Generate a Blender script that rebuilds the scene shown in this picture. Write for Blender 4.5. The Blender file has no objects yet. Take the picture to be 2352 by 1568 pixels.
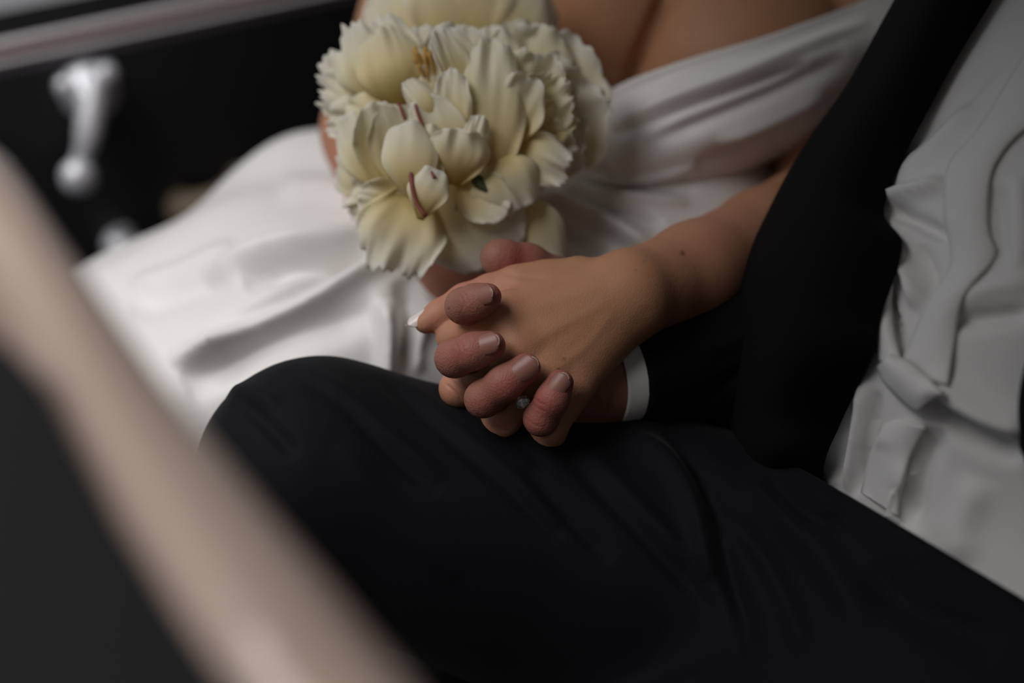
import bpy, math, random
import numpy as np
from mathutils import Vector, Matrix

random.seed(7)
rng = np.random.default_rng(7)
SC = bpy.context.scene
COL = SC.collection

# ------------------------------------------------------------------ camera
IMG_W, IMG_H = 2352, 1568
LENS, SENSOR = 60.0, 36.0
FPX = LENS / SENSOR * IMG_W                       # focal length in pixels
PITCH, YAW, ROLL = math.radians(33), math.radians(18), math.radians(5.3)
HANDS = np.array([0.0, 0.0, 0.62])                # the clasped hands, in metres above the car floor
FWD = np.array([math.sin(YAW) * math.cos(PITCH), math.cos(YAW) * math.cos(PITCH), -math.sin(PITCH)])
R0 = np.array([math.cos(YAW), -math.sin(YAW), 0.0])
U0 = np.cross(R0, FWD)
RGT = math.cos(ROLL) * R0 - math.sin(ROLL) * U0
UPV = math.sin(ROLL) * R0 + math.cos(ROLL) * U0
CAM = HANDS - 0.93 * FWD
cd = bpy.data.cameras.new('camera')
cd.lens, cd.sensor_width = LENS, SENSOR
cd.clip_start = 0.02
cd.dof.use_dof = True
cd.dof.focus_distance = 0.912
cd.dof.aperture_fstop = 2.2
cam = bpy.data.objects.new('camera', cd)
COL.objects.link(cam)
cam.matrix_world = Matrix(((RGT[0], UPV[0], -FWD[0], CAM[0]), (RGT[1], UPV[1], -FWD[1], CAM[1]),
                           (RGT[2], UPV[2], -FWD[2], CAM[2]), (0, 0, 0, 1)))
SC.camera = cam

# ------------------------------------------------------------------ light: overcast sky + a weak veiled sun
SC.view_settings.view_transform = 'Standard'
SC.view_settings.look = 'None'
SC.view_settings.gamma = 1
SC.view_settings.use_curve_mapping = False
SC.view_settings.exposure = 0.2
world = bpy.data.worlds.new('overcast_sky')
SC.world = world
world.use_nodes = True
bg = world.node_tree.nodes['Background']
bg.inputs['Color'].default_value = (0.93, 0.95, 1.0, 1)
bg.inputs['Strength'].default_value = 0.27
sun_d = bpy.data.lights.new('veiled_sun', 'SUN')
sun_d.energy = 2.9
sun_d.angle = math.radians(50)
sun_d.color = (1.0, 0.975, 0.965)
sun = bpy.data.objects.new('veiled_sun', sun_d)
COL.objects.link(sun)
sun.rotation_euler = Vector((0.32, 0.06, -0.94)).to_track_quat('-Z', 'Y').to_euler()   # high, a little from the front


# ------------------------------------------------------------------ measuring helpers
def P(px, py, d):
    """the point that stands d metres away (along the view axis) at this place of the photograph"""
    return CAM + d * (FWD + (px - IMG_W / 2) / FPX * RGT + (IMG_H / 2 - py) / FPX * UPV)


def on_y(px, py, y):
    r = P(px, py, 1.0) - CAM
    return CAM + r * ((y - CAM[1]) / r[1])


def project(V):
    q = np.asarray(V) - CAM
    d = q @ FWD
    return np.stack([q @ RGT / d * FPX + IMG_W / 2, IMG_H / 2 - q @ UPV / d * FPX], -1), d


# ------------------------------------------------------------------ objects
def put(o, parent=None):
    COL.objects.link(o)
    if parent is not None:
        o.parent = parent
    return o


def thing(name, label, cat, loc=(0, 0, 0), group=None):
    o = bpy.data.objects.new(name, None)
    o.empty_display_size = 0.05
    put(o)
    o['label'] = label
    o['category'] = cat
    if group:
        o['group'] = group
    return o


def mesh_obj(name, V, Fc, mat, parent=None, smooth=True, attrs=None, label=None):
    me = bpy.data.meshes.new(name)
    V = np.asarray(V, dtype=np.float64)
    if isinstance(Fc, np.ndarray):
        n, k = Fc.shape
        me.vertices.add(len(V))
        me.vertices.foreach_set('co', V.astype(np.float32).ravel())
        me.loops.add(n * k)
        me.loops.foreach_set('vertex_index', Fc.astype(np.int32).ravel())
        me.polygons.add(n)
        me.polygons.foreach_set('loop_start', np.arange(0, n * k, k, dtype=np.int32))
        me.update(calc_edges=True)
        me.validate()
    else:
        me.from_pydata([tuple(v) for v in V], [], Fc)
    if smooth:
        me.polygons.foreach_set('use_smooth', [True] * len(me.polygons))
    if attrs:
        for k, a in attrs.items():
            at = me.attributes.new(k, 'FLOAT', 'POINT')
            at.data.foreach_set('value', np.asarray(a, dtype=np.float32))
    if mat is not None:
        me.materials.append(mat)
    me.update()
    o = bpy.data.objects.new(name, me)
    put(o, parent)
    if label:
        o['label'] = label
    return o


# ------------------------------------------------------------------ implicit bodies: rounded cones, blended and polygonised
def rc(a, b, ra, rb, n=None, f=1.0):
    return dict(a=np.asarray(a, float), b=np.asarray(b, float), ra=ra, rb=rb, n=None if n is None else np.asarray(n) / np.linalg.norm(n), f=f)


def chain(pts):
    """pts: [(x, y, z, r), ...] -> rounded cones"""
    return [rc(p[:3], q[:3], p[3], q[3]) for p, q in zip(pts[:-1], pts[1:])]


def d_rc(p, X):
    ab = p['b'] - p['a']
    q = X - p['a']
    t = np.clip((q @ ab) / max(ab @ ab, 1e-12), 0, 1)
    q = q - t[:, None] * ab
    if p['n'] is not None:
        q = q + ((p['f'] - 1) * (q @ p['n']))[:, None] * p['n']
    return np.sqrt((q * q).sum(1)) - (p['ra'] + (p['rb'] - p['ra']) * t)


def smin(a, b, k):
    h = np.clip(0.5 + 0.5 * (b - a) / k, 0, 1)
    return b * (1 - h) + a * h - k * h * (1 - h)


class Field:
    """base groups blended together; appendages each blend with the base but not with one another"""
    def __init__(self):
        self.base, self.app, self.cuts = [], [], []

    def add(self, prims, k):
        self.base.append((prims, k))

    def limb(self, prims, k, kb):
        self.app.append((prims, k, kb))

    def group(self, prims, k, X, near):
        v = None
        for p in prims:
            if near is not None and near[p['id']] > near[-1] + 1.9 * k:
                continue
            d = d_rc(p, X)
            v = d if v is None else smin(v, d, k)
        return v

    def ev(self, X, near=None):
        base = None
        for prims, k in self.base:
            g = self.group(prims, k, X, near)
            if g is not None:
                base = g if base is None else smin(base, g, k)
        out = base
        for prims, k, kb in self.app:
            g = self.group(prims, k, X, near)
            if g is None:
                continue
            if base is not None:
                g = smin(base, g, kb)
            out = g if out is None else np.minimum(out, g)
        if out is None:
            out = np.full(len(X), 1.0)
        for c, nrm in self.cuts:                   # keep only the side the normal points away from
            out = np.maximum(out, (X - c) @ nrm)
        return out

    def bounds(self):
        ps = [p for g in self.base for p in g[0]] + [p for g in self.app for p in g[0]]
        lo = np.min([np.minimum(p['a'] - p['ra'], p['b'] - p['rb']) for p in ps], 0)
        hi = np.max([np.maximum(p['a'] + p['ra'], p['b'] + p['rb']) for p in ps], 0)
        return lo - 0.02, hi + 0.02


def polygonise(F, h, B=14):
    lo, hi = F.bounds()
    allp = [p for g in F.base for p in g[0]] + [p for g in F.app for p in g[0]]
    for i_, p in enumerate(allp):
        p['id'] = i_
    nb = np.ceil((hi - lo) / (h * B)).astype(int)
    I = np.stack(np.meshgrid(*[np.arange(n) for n in nb], indexing='ij'), -1).reshape(-1, 3)
    C = lo + (I + 0.5) * B * h
    half = B * h * math.sqrt(3) / 2
    act = np.zeros(len(C), bool)
    for s in range(0, len(C), 60000):
        act[s:s + 60000] = np.abs(F.ev(C[s:s + 60000])) < half * 1.2 + 0.001
    N = nb * B + 4
    off = np.array([[x, y, z] for x in (0, 1) for y in (0, 1) for z in (0, 1)])
    E = [(a, b) for a in range(8) for b in range(8) if a < b and abs(off[a] - off[b]).sum() == 1]
    g = np.stack(np.meshgrid(*[np.arange(B + 1)] * 3, indexing='ij'), -1).reshape(-1, 3)
    ids, pos, quads = [], [], []

    def cid(c):
        return ((c[:, 0] + 1) * N[1] + c[:, 1] + 1) * N[2] + c[:, 2] + 1
    I, C = I[act], C[act]
    DP = np.stack([d_rc(p, C) for p in allp] + [np.full(len(C), half * 1.25)], 1)
    for bi, near in zip(I, DP):
        o = bi * B
        X = lo + (o + g) * h
        V = F.ev(X, near).reshape(B + 1, B + 1, B + 1)
        ins = V < 0
        if ins.all() or not ins.any():
            continue
        S = np.stack([ins[a:a + B, b:b + B, c:c + B] for a, b, c in off], 0)
        n = S.sum(0)
        m = (n > 0) & (n < 8)
        ci = np.argwhere(m)
        if len(ci):
            vals = np.stack([V[ci[:, 0] + a, ci[:, 1] + b, ci[:, 2] + c] for a, b, c in off], 1)
            acc = np.zeros((len(ci), 3))
            cnt = np.zeros(len(ci))
            for a, b in E:
                x = (vals[:, a] < 0) != (vals[:, b] < 0)
                t = vals[:, a] / np.where(x, vals[:, a] - vals[:, b], 1)
                acc += np.where(x[:, None], off[a] + t[:, None] * (off[b] - off[a]), 0)
                cnt += x
            pos.append(lo + (o + ci + acc / cnt[:, None]) * h)
            ids.append(cid(ci + o))
        for ax in range(3):
            e = np.zeros(3, int)
            e[ax] = 1
            A0 = ins[:B, :B, :B]
            A1 = ins[e[0]:B + e[0], e[1]:B + e[1], e[2]:B + e[2]]
            k = np.argwhere(A0 != A1)
            if not len(k):
                continue
            u = np.zeros(3, int)
            w = np.zeros(3, int)
            u[(ax + 1) % 3] = 1
            w[(ax + 2) % 3] = 1
            kk = k + o
            q = np.stack([cid(kk - u - w), cid(kk - w), cid(kk), cid(kk - u)], 1)
            fl = ~A0[k[:, 0], k[:, 1], k[:, 2]]
            q[fl] = q[fl][:, ::-1]
            quads.append(q)
    ids = np.concatenate(ids)
    pos = np.concatenate(pos)
    Q = np.concatenate(quads)
    ids, fi = np.unique(ids, return_index=True)
    pos = pos[fi]
    ix = np.searchsorted(ids, Q)
    ix[ix >= len(ids)] = 0
    ok = (ids[ix] == Q).all(1)
    return pos, ix[ok]


def relax(V, Q, n=1, lam=0.5):
    e = np.concatenate([Q[:, [0, 1]], Q[:, [1, 2]], Q[:, [2, 3]], Q[:, [3, 0]]])
    for _ in range(n):
        s = np.zeros_like(V)
        c = np.zeros(len(V))
        for a, b in ((0, 1), (1, 0)):
            for j in range(3):
                s[:, j] += np.bincount(e[:, a], V[e[:, b], j], len(V))
            c += np.bincount(e[:, a], minlength=len(V))
        V = V + lam * (s / np.maximum(c, 1)[:, None] - V)
    return V


def refine(V, Q, pick):
    """split the picked quads into four and smooth the new surface"""
    S = Q[pick]
    rest = Q[~pick]
    n = len(V)
    e = np.stack([S, np.roll(S, -1, 1)], -1).reshape(-1, 2)
    key = e.min(1).astype(np.int64) * n + e.max(1)
    u, inv, cnt = np.unique(key, return_inverse=True, return_counts=True)
    mid = .5 * (V[u // n] + V[u % n])
    cen = V[S].mean(1)
    em = (n + inv).reshape(-1, 4)
    c = n + len(u) + np.arange(len(S))
    V2 = np.vstack([V, mid, cen])
    new = np.concatenate([np.stack([S[:, k], em[:, k], c, em[:, (k + 3) % 4]], 1) for k in range(4)])
    free = np.zeros(len(V2), bool)
    free[new.ravel()] = True
    rim = u[cnt == 1]
    free[rim // n] = free[rim % n] = False
    free[n:n + len(u)][cnt == 1] = False
    R = relax(V2, new, 2, .5)
    V2[free] = R[free]
    return V2, np.vstack([rest, new])


def normals(V, Q):
    n = np.cross(V[Q[:, 2]] - V[Q[:, 0]], V[Q[:, 3]] - V[Q[:, 1]])
    out = np.zeros_like(V)
    for c in range(4):
        for j in range(3):
            out[:, j] += np.bincount(Q[:, c], n[:, j], len(V))
    return out / np.maximum(np.linalg.norm(out, axis=1), 1e-12)[:, None]


def seg_dist(X, poly):
    """distance of 2-D points to a polyline, signed side, and place along it (0..1)"""
    poly = np.asarray(poly, float)
    best = np.full(len(X), 1e9)
    side = np.zeros(len(X))
    along = np.zeros(len(X))
    L = np.concatenate([[0], np.cumsum(np.linalg.norm(np.diff(poly, axis=0), axis=1))])
    for i in range(len(poly) - 1):
        a, b = poly[i], poly[i + 1]
        ab = b - a
        t = np.clip(((X - a) @ ab) / (ab @ ab), 0, 1)
        q = X - a - t[:, None] * ab
        d = np.linalg.norm(q, axis=1)
        m = d < best
        best[m] = d[m]
        side[m] = np.sign(ab[0] * q[m, 1] - ab[1] * q[m, 0])
        along[m] = (L[i] + t[m] * (L[i + 1] - L[i])) / L[-1]
    return best, side, along


def curve(pts, n):
    """Catmull-Rom through the points, n samples"""
    p = np.asarray(pts, float)
    if len(p) == 2:
        t = np.linspace(0, 1, n)[:, None]
        return p[0] * (1 - t) + p[1] * t
    ext = np.vstack([2 * p[0] - p[1], p, 2 * p[-1] - p[-2]])
    u = np.linspace(0, len(p) - 1 - 1e-9, n)
    i = u.astype(int)
    t = (u - i)[:, None]
    a, b, c, d = ext[i], ext[i + 1], ext[i + 2], ext[i + 3]
    return 0.5 * (2 * b + (c - a) * t + (2 * a - 5 * b + 4 * c - d) * t ** 2 + (3 * b - a - 3 * c + d) * t ** 3)


def folds(V, Q, specs, face=0.0):
    """press ridges (h > 0) and creases (h < 0) into the side that the photograph shows.
    spec: (pixel polyline, width px one side, width px other side, height mm)"""
    N = normals(V, Q)
    px, d = project(V)
    view = V - CAM
    view /= np.linalg.norm(view, axis=1)[:, None]
    front = np.clip(-(N * view).sum(1) * 3 + 0.6, 0, 1) if face == 0 else 1.0
    off = np.zeros(len(V))
    for poly, w1, w2, h in specs:
        sm = curve(poly, 4 * len(poly))
        lo, hi = sm.min(0) - 3 * max(w1, w2), sm.max(0) + 3 * max(w1, w2)
        m = np.where(((px > lo) & (px < hi)).all(1))[0]
        if not len(m):
            continue
        dist, side, al = seg_dist(px[m], sm)
        w = np.where(side > 0, w1, w2)
        taper = np.clip(np.minimum(al, 1 - al) * 5, 0, 1) ** 0.6
        off[m] += h * 0.001 * np.exp(-(dist / w) ** 2) * taper
    return V + N * (off * front)[:, None]


# ------------------------------------------------------------------ lofted cloth
def loft(rows, nu, nv):
    """rows of 3-D points -> smooth grid of nv x nu points and its quads"""
    R = np.stack([curve(r, nu) for r in rows], 0)
    G = curve(R.reshape(len(rows), -1), nv).reshape(nv, nu, 3)
    i, j = np.meshgrid(np.arange(nv - 1), np.arange(nu - 1), indexing='ij')
    a = (i * nu + j).ravel()
    return G.reshape(-1, 3), np.stack([a, a + 1, a + nu + 1, a + nu], 1)


def facing(V, Q):
    """wind the quads so that the normals look at the camera on average"""
    N = normals(V, Q)
    return Q if (N * (V - CAM)).sum() < 0 else Q[:, ::-1]


def thicken(V, Q, t, nu=None, nv=None):
    """closed slab: the sheet, an offset copy behind it, and a rim"""
    N = normals(V, Q)
    W = V - N * t
    n = len(V)
    e = np.concatenate([Q[:, [0, 1]], Q[:, [1, 2]], Q[:, [2, 3]], Q[:, [3, 0]]])
    key = e.min(1).astype(np.int64) * n + e.max(1)
    u, inv, cnt = np.unique(key, return_inverse=True, return_counts=True)
    b = e[cnt[inv] == 1]
    rim = np.stack([b[:, 1], b[:, 0], b[:, 0] + n, b[:, 1] + n], 1)
    return np.vstack([V, W]), np.vstack([Q, Q[:, ::-1] + n, rim])


def sheet(name, rows, nu, nv, t, mat, parent, fl=(), label=None, attrs=None):
    V, Q = loft(rows, nu, nv)
    Q = facing(V, Q)
    if fl:
        V = folds(V, Q, fl, face=1)
    V, Q = thicken(V, Q, t)
    return mesh_obj(name, V, Q, mat, parent, label=label)


def PP(pts):
    return [P(*p) for p in pts]


def tube(name, pts, radii, mat, parent, seg=12, label=None, n=24, cap=True):
    c = curve(np.asarray(pts, float), n)
    r = curve(np.asarray(radii, float)[:, None], n)[:, 0] if hasattr(radii, '__len__') else np.full(n, radii)
    T = np.gradient(c, axis=0)
    T /= np.linalg.norm(T, axis=1)[:, None]
    ref = np.array([0.13, 0.21, 0.97])
    V, Q = [], []
    for i in range(n):
        a = np.cross(T[i], ref)
        a /= np.linalg.norm(a)
        b = np.cross(T[i], a)
        for s in range(seg):
            th = 2 * math.pi * s / seg
            V.append(c[i] + r[i] * (math.cos(th) * a + math.sin(th) * b))
    for i in range(n - 1):
        for s in range(seg):
            s2 = (s + 1) % seg
            Q.append((i * seg + s, (i + 1) * seg + s, (i + 1) * seg + s2, i * seg + s2))
    if cap:
        Q.append(tuple(range(seg)))
        Q.append(tuple((n - 1) * seg + s for s in reversed(range(seg))))
    return mesh_obj(name, V, Q, mat, parent, label=label)


def lathe(name, prof, c, axis, mat, parent, seg=28, label=None):
    """prof: [(radius, height along axis)]"""
    ax = np.asarray(axis, float) / np.linalg.norm(axis)
    a = np.cross(ax, (0.3, 0.2, 0.9) if abs(ax[2]) < 0.9 else (1, 0, 0))
    a /= np.linalg.norm(a)
    b = np.cross(ax, a)
    V, Q = [], []
    for r, hgt in prof:
        for s in range(seg):
            th = 2 * math.pi * s / seg
            V.append(np.asarray(c) + hgt * ax + r * (math.cos(th) * a + math.sin(th) * b))
    for i in range(len(prof) - 1):
        for s in range(seg):
            s2 = (s + 1) % seg
            Q.append((i * seg + s, i * seg + s2, (i + 1) * seg + s2, (i + 1) * seg + s))
    Q.append(tuple(reversed(range(seg))))
    Q.append(tuple((len(prof) - 1) * seg + s for s in range(seg)))
    return mesh_obj(name, V, Q, mat, parent, label=label)


# ------------------------------------------------------------------ materials
def new_mat(name):
    m = bpy.data.materials.new(name)
    m.use_nodes = True
    nt = m.node_tree
    return m, nt, nt.nodes['Principled BSDF']


def nd(nt, t, **kw):
    n = nt.nodes.new(t)
    for k, v in kw.items():
        if k in n.inputs.keys() if hasattr(n.inputs, 'keys') else False:
            n.inputs[k].default_value = v
        else:
            setattr(n, k, v)
    return n


def noise_bump(nt, bsdf, scale, strength, dist=0.001, detail=4, kind='ShaderNodeTexNoise'):
    tc = nd(nt, 'ShaderNodeTexCoord')
    t = nd(nt, kind)
    t.inputs['Scale'].default_value = scale
    if 'Detail' in t.inputs:
        t.inputs['Detail'].default_value = detail
    nt.links.new(tc.outputs['Object'], t.inputs['Vector'])
    b = nd(nt, 'ShaderNodeBump')
    b.inputs['Strength'].default_value = strength
    b.inputs['Distance'].default_value = dist
    nt.links.new(t.outputs[0], b.inputs['Height'])
    nt.links.new(b.outputs['Normal'], bsdf.inputs['Normal'])
    return tc, t, b


def simple(name, col, rough=0.6, metal=0.0, bump=None, sheen=0.0, spec=0.5, coat=0.0, var=0.0, vscale=8):
    m, nt, b = new_mat(name)
    b.inputs['Base Color'].default_value = (*col, 1)
    b.inputs['Roughness'].default_value = rough
    b.inputs['Metallic'].default_value = metal
    b.inputs['Specular IOR Level'].default_value = spec
    b.inputs['Coat Weight'].default_value = coat
    if sheen:
        b.inputs['Sheen Weight'].default_value = sheen
        b.inputs['Sheen Roughness'].default_value = 0.5
    if bump:
        noise_bump(nt, b, *bump)
    if var:
        tc = nd(nt, 'ShaderNodeTexCoord')
        n = nd(nt, 'ShaderNodeTexNoise')
        n.inputs['Scale'].default_value = vscale
        n.inputs['Detail'].default_value = 3
        nt.links.new(tc.outputs['Object'], n.inputs['Vector'])
        mx = nd(nt, 'ShaderNodeMix', data_type='RGBA')
        nt.links.new(n.outputs[0], mx.inputs[0])
        mx.inputs[6].default_value = (*[c * (1 - var) for c in col], 1)
        mx.inputs[7].default_value = (*[min(1, c * (1 + var)) for c in col], 1)
        nt.links.new(mx.outputs[2], b.inputs['Base Color'])
    return m


def skin_mat(name, base, red, dark, sss=0.12, rough=0.55, rel=.17):
    m, nt, b = new_mat(name)
    tc = nd(nt, 'ShaderNodeTexCoord')
    n1 = nd(nt, 'ShaderNodeTexNoise')
    n1.inputs['Scale'].default_value = 55
    n1.inputs['Detail'].default_value = 5
    nt.links.new(tc.outputs['Object'], n1.inputs['Vector'])
    mx = nd(nt, 'ShaderNodeMix', data_type='RGBA')
    nt.links.new(n1.outputs[0], mx.inputs[0])
    mx.inputs[6].default_value = (*dark, 1)
    mx.inputs[7].default_value = (*base, 1)
    at = nd(nt, 'ShaderNodeAttribute', attribute_name='flush')
    m2 = nd(nt, 'ShaderNodeMix', data_type='RGBA')
    nt.links.new(at.outputs['Fac'], m2.inputs[0])
    nt.links.new(mx.outputs[2], m2.inputs[6])
    m2.inputs[7].default_value = (*red, 1)
    at2 = nd(nt, 'ShaderNodeAttribute', attribute_name='mole')
    m3 = nd(nt, 'ShaderNodeMix', data_type='RGBA')
    nt.links.new(at2.outputs['Fac'], m3.inputs[0])
    nt.links.new(m2.outputs[2], m3.inputs[6])
    m3.inputs[7].default_value = (0.10, 0.035, 0.02, 1)
    nt.links.new(m3.outputs[2], b.inputs['Base Color'])
    b.inputs['Roughness'].default_value = rough
    b.inputs['Specular IOR Level'].default_value = 0.35
    b.inputs['Subsurface Weight'].default_value = sss
    b.inputs['Subsurface Radius'].default_value = (1.0, 0.35, 0.2)
    b.inputs['Subsurface Scale'].default_value = 0.004
    v = nd(nt, 'ShaderNodeTexVoronoi')
    v.inputs['Scale'].default_value = 900
    nt.links.new(tc.outputs['Object'], v.inputs['Vector'])
    n2 = nd(nt, 'ShaderNodeTexNoise')
    n2.inputs['Scale'].default_value = 420
    n2.inputs['Detail'].default_value = 6
    nt.links.new(tc.outputs['Object'], n2.inputs['Vector'])
    ad = nd(nt, 'ShaderNodeMath', operation='ADD')
    nt.links.new(v.outputs[0], ad.inputs[0])
    nt.links.new(n2.outputs[0], ad.inputs[1])
    bp = nd(nt, 'ShaderNodeBump')
    bp.inputs['Strength'].default_value = rel
    bp.inputs['Distance'].default_value = 0.0006
    nt.links.new(ad.outputs[0], bp.inputs['Height'])
    nt.links.new(bp.outputs['Normal'], b.inputs['Normal'])
    return m


def weave_mat(name, col, rough=0.85, sheen=0.15, scale=900, strength=0.15):
    m = simple(name, col, rough, sheen=sheen, spec=0.12, bump=(scale, strength, 0.0004, 2))
    return m


def petal_mat():
    m, nt, b = new_mat('cream_petal')
    at = nd(nt, 'ShaderNodeAttribute', attribute_name='along')
    cr = nd(nt, 'ShaderNodeValToRGB')
    e = cr.color_ramp.elements
    e[0].position, e[0].color = 0.0, (0.72, 0.53, 0.12, 1)
    e[1].position, e[1].color = 1.0, (0.95, 0.93, 0.86, 1)
    x = e.new(0.35)
    x.color = (0.92, 0.80, 0.46, 1)
    x = e.new(0.65)
    x.color = (0.94, 0.89, 0.70, 1)
    nt.links.new(at.outputs['Fac'], cr.inputs[0])
    tc = nd(nt, 'ShaderNodeTexCoord')
    n = nd(nt, 'ShaderNodeTexNoise')
    n.inputs['Scale'].default_value = 60
    nt.links.new(tc.outputs['Object'], n.inputs['Vector'])
    mx = nd(nt, 'ShaderNodeMix', data_type='RGBA', blend_type='MULTIPLY')
    mx.inputs[0].default_value = 0.12
    nt.links.new(cr.outputs[0], mx.inputs[6])
    nt.links.new(n.outputs[0], mx.inputs[7])
    nt.links.new(mx.outputs[2], b.inputs['Base Color'])
    b.inputs['Roughness'].default_value = 0.6
    b.inputs['Specular IOR Level'].default_value = 0.25
    tr = nd(nt, 'ShaderNodeBsdfTranslucent')
    nt.links.new(mx.outputs[2], tr.inputs['Color'])
    ms = nd(nt, 'ShaderNodeMixShader')
    ms.inputs[0].default_value = 0.42
    nt.links.new(b.outputs[0], ms.inputs[1])
    nt.links.new(tr.outputs[0], ms.inputs[2])
    nt.links.new(ms.outputs[0], nt.nodes['Material Output'].inputs['Surface'])
    return m


M = dict(
    bride_skin=skin_mat('bride_skin', (0.48, 0.245, 0.136), (0.50, 0.21, 0.15), (0.41, 0.20, 0.106)),
    groom_skin=skin_mat('groom_skin', (0.33, 0.150, 0.105), (0.36, 0.100, 0.085), (0.26, 0.115, 0.078), rel=.34),
    satin=simple('ivory_satin', (0.76, 0.738, 0.72), 0.42, sheen=0.2, spec=0.4, bump=(700, 0.05, 0.0004, 2)),
    shirt=simple('white_cotton', (0.67, 0.665, 0.66), 0.8, sheen=0.1, spec=0.2, bump=(1500, 0.12, 0.0003, 2)),
    suit=weave_mat('black_wool', (0.0026, 0.0026, 0.0028), 0.95, 0.0),
    trouser=weave_mat('navy_black_wool', (0.0036, 0.0039, 0.0060), 0.75, 0.025),
    petal=petal_mat(),
    stamen=simple('golden_stamen', (0.45, 0.26, 0.06), 0.7, var=0.2, vscale=200),
    sepal=simple('green_sepal', (0.045, 0.055, 0.018), 0.6, var=0.3, vscale=90),
    redsepal=simple('red_petal_edge', (0.20, 0.045, 0.03), 0.6, var=0.3, vscale=150),
    chrome=simple('chrome', (0.74, 0.74, 0.78), 0.42, 0.4, var=0.03),
    wood=simple('varnished_wood', (0.11, 0.032, 0.018), 0.4, coat=0.1, var=0.3, vscale=30),
    brushed=simple('satin_metal_trim', (0.85, 0.82, 0.84), 0.35, 0.0, var=0.05),
    greytrim=simple('grey_trim', (0.20, 0.19, 0.22), 0.5, var=0.08),
    leather=simple('black_leather', (0.011, 0.010, 0.0125), 0.55, bump=(160, 0.3, 0.001, 4), var=0.15),
    tan=simple('tan_leather', (0.20, 0.155, 0.10), 0.6, var=0.15, vscale=40),
    paint=simple('champagne_paint', (0.50, 0.38, 0.31), 0.4, spec=0.5, coat=0.5, var=0.04),
    darkpane=simple('dark_grey_panel', (0.0075, 0.0075, 0.0085), 0.75, spec=0.2, var=0.1),
    glass=None,
    gold=simple('pale_gold', (0.75, 0.58, 0.34), 0.2, 1.0, var=0.03),
    nailman=simple('natural_nail', (0.29, 0.13, 0.10), 0.42, spec=0.4, coat=0.05, var=0.08, vscale=120),
    nailbride=simple('french_nail', (0.74, 0.66, 0.63), 0.25, spec=0.5, coat=0.3, var=0.02),
    nailedge=simple('pale_nail_edge', (0.46, 0.32, 0.27), 0.4, var=0.05),
    lining=simple('headlining', (0.03, 0.028, 0.027), 0.9, var=0.1),
    wallm=simple('shade_wall_mat', (0.30, 0.27, 0.24), 0.9, var=0.2, vscale=3),
    road=simple('grey_ground', (0.15, 0.15, 0.155), 0.9, var=0.15, vscale=2),
)
gm, gnt, gb = new_mat('diamond')
gb.inputs['Base Color'].default_value = (0.95, 0.95, 0.95, 1)
gb.inputs['Roughness'].default_value = 0.02
gb.inputs['IOR'].default_value = 2.2
gb.inputs['Transmission Weight'].default_value = 0.85
M['diamond'] = gm

# ================================================================== the car interior
car = thing('vintage_car', 'dark vintage car interior with chrome window winder and champagne painted pillar', 'car')
YF = 0.72                                           # the far door's inner face


def slab(name, quad, depth, mat, parent, label=None, bev=0.004):
    """a board whose inner face is the quad; it is `depth` thick behind it, with bevelled edges"""
    q = [np.asarray(p, float) for p in quad]
    n = np.cross(q[1] - q[0], q[3] - q[0])
    n /= np.linalg.norm(n)
    if (n @ (q[0] - CAM)) > 0:
        n = -n
    c = sum(q) / 4
    ins = [p + (c - p) / np.linalg.norm(c - p) * bev for p in q]
    V = ins + [p - n * bev for p in q] + [p - n * depth for p in q]
    Fq = [(0, 1, 2, 3), (11, 10, 9, 8)]
    for i in range(4):
        j = (i + 1) % 4
        Fq += [(i, i + 4, j + 4, j), (i + 4, i + 8, j + 8, j + 4)]
    return mesh_obj(name, V, Fq, mat, parent, smooth=False, label=label)


def rail(name, z, y, h, dep, mat, parent, x0=-1.15, x1=0.9, label=None):
    """a half-round moulding along the far door, h high, standing dep out of it"""
    V, Q = [], []
    prof = [(0, 0)] + [(dep * math.sin(math.pi * t / 10) ** 0.6, h * t / 10) for t in range(1, 10)] + [(0, h)]
    for x in np.linspace(x0, x1, 12):
        for dy, dz in prof:
            V.append((x, y - dy, z + dz))
    n = len(prof)
    for i in range(11):
        for k in range(n - 1):
            Q.append((i * n + k, (i + 1) * n + k, (i + 1) * n + k + 1, i * n + k + 1))
        Q.append((i * n, i * n + n - 1, (i + 1) * n + n - 1, (i + 1) * n))
    return mesh_obj(name, V, Q, mat, parent, label=label)


zs = [on_y(400, y, YF)[2] for y in (92, 67, 46, 30, -50)]     # heights of the mouldings below the window
zdoor = zs[0]
slab('door_panel', [(-1.15, YF, 0.02), (0.9, YF, 0.02), (0.9, YF, zdoor + 0.02), (-1.15, YF, zdoor + 0.02)], 0.05, M['leather'], car,
     label='plain black trim panel of the far door')
sill = mesh_obj('window_sill', *(lambda V: (V, [(0, 1, 2, 3), (4, 7, 6, 5), (0, 4, 5, 1), (1, 5, 6, 2), (2, 6, 7, 3), (3, 7, 4, 0)]))(
    [(-1.15, YF + .004, zs[0]), (.9, YF + .004, zs[0]), (.9, YF + .004, zs[4]), (-1.15, YF + .004, zs[4]),
     (-1.15, YF + .06, zs[0]), (.9, YF + .06, zs[0]), (.9, YF + .06, zs[4] - .02), (-1.15, YF + .06, zs[4] - .02)]), M['leather'], car, smooth=False)
rail('sill_moulding', zs[0], YF + .004, zs[1] - zs[0], 0.005, M['greytrim'], sill, label='dull grey lower moulding')
rail('chrome_strip', zs[1], YF + .004, zs[2] - zs[1], 0.009, M['brushed'], sill)
rail('wood_strip', zs[2], YF + .004, (zs[3] - zs[2]), 0.0085, M['wood'], sill, label='brown varnished wood strip')
rail('chrome_strip', zs[3], YF + .004, (zs[3] - zs[2]) * 1.1, 0.004, M['brushed'], sill)
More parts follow.
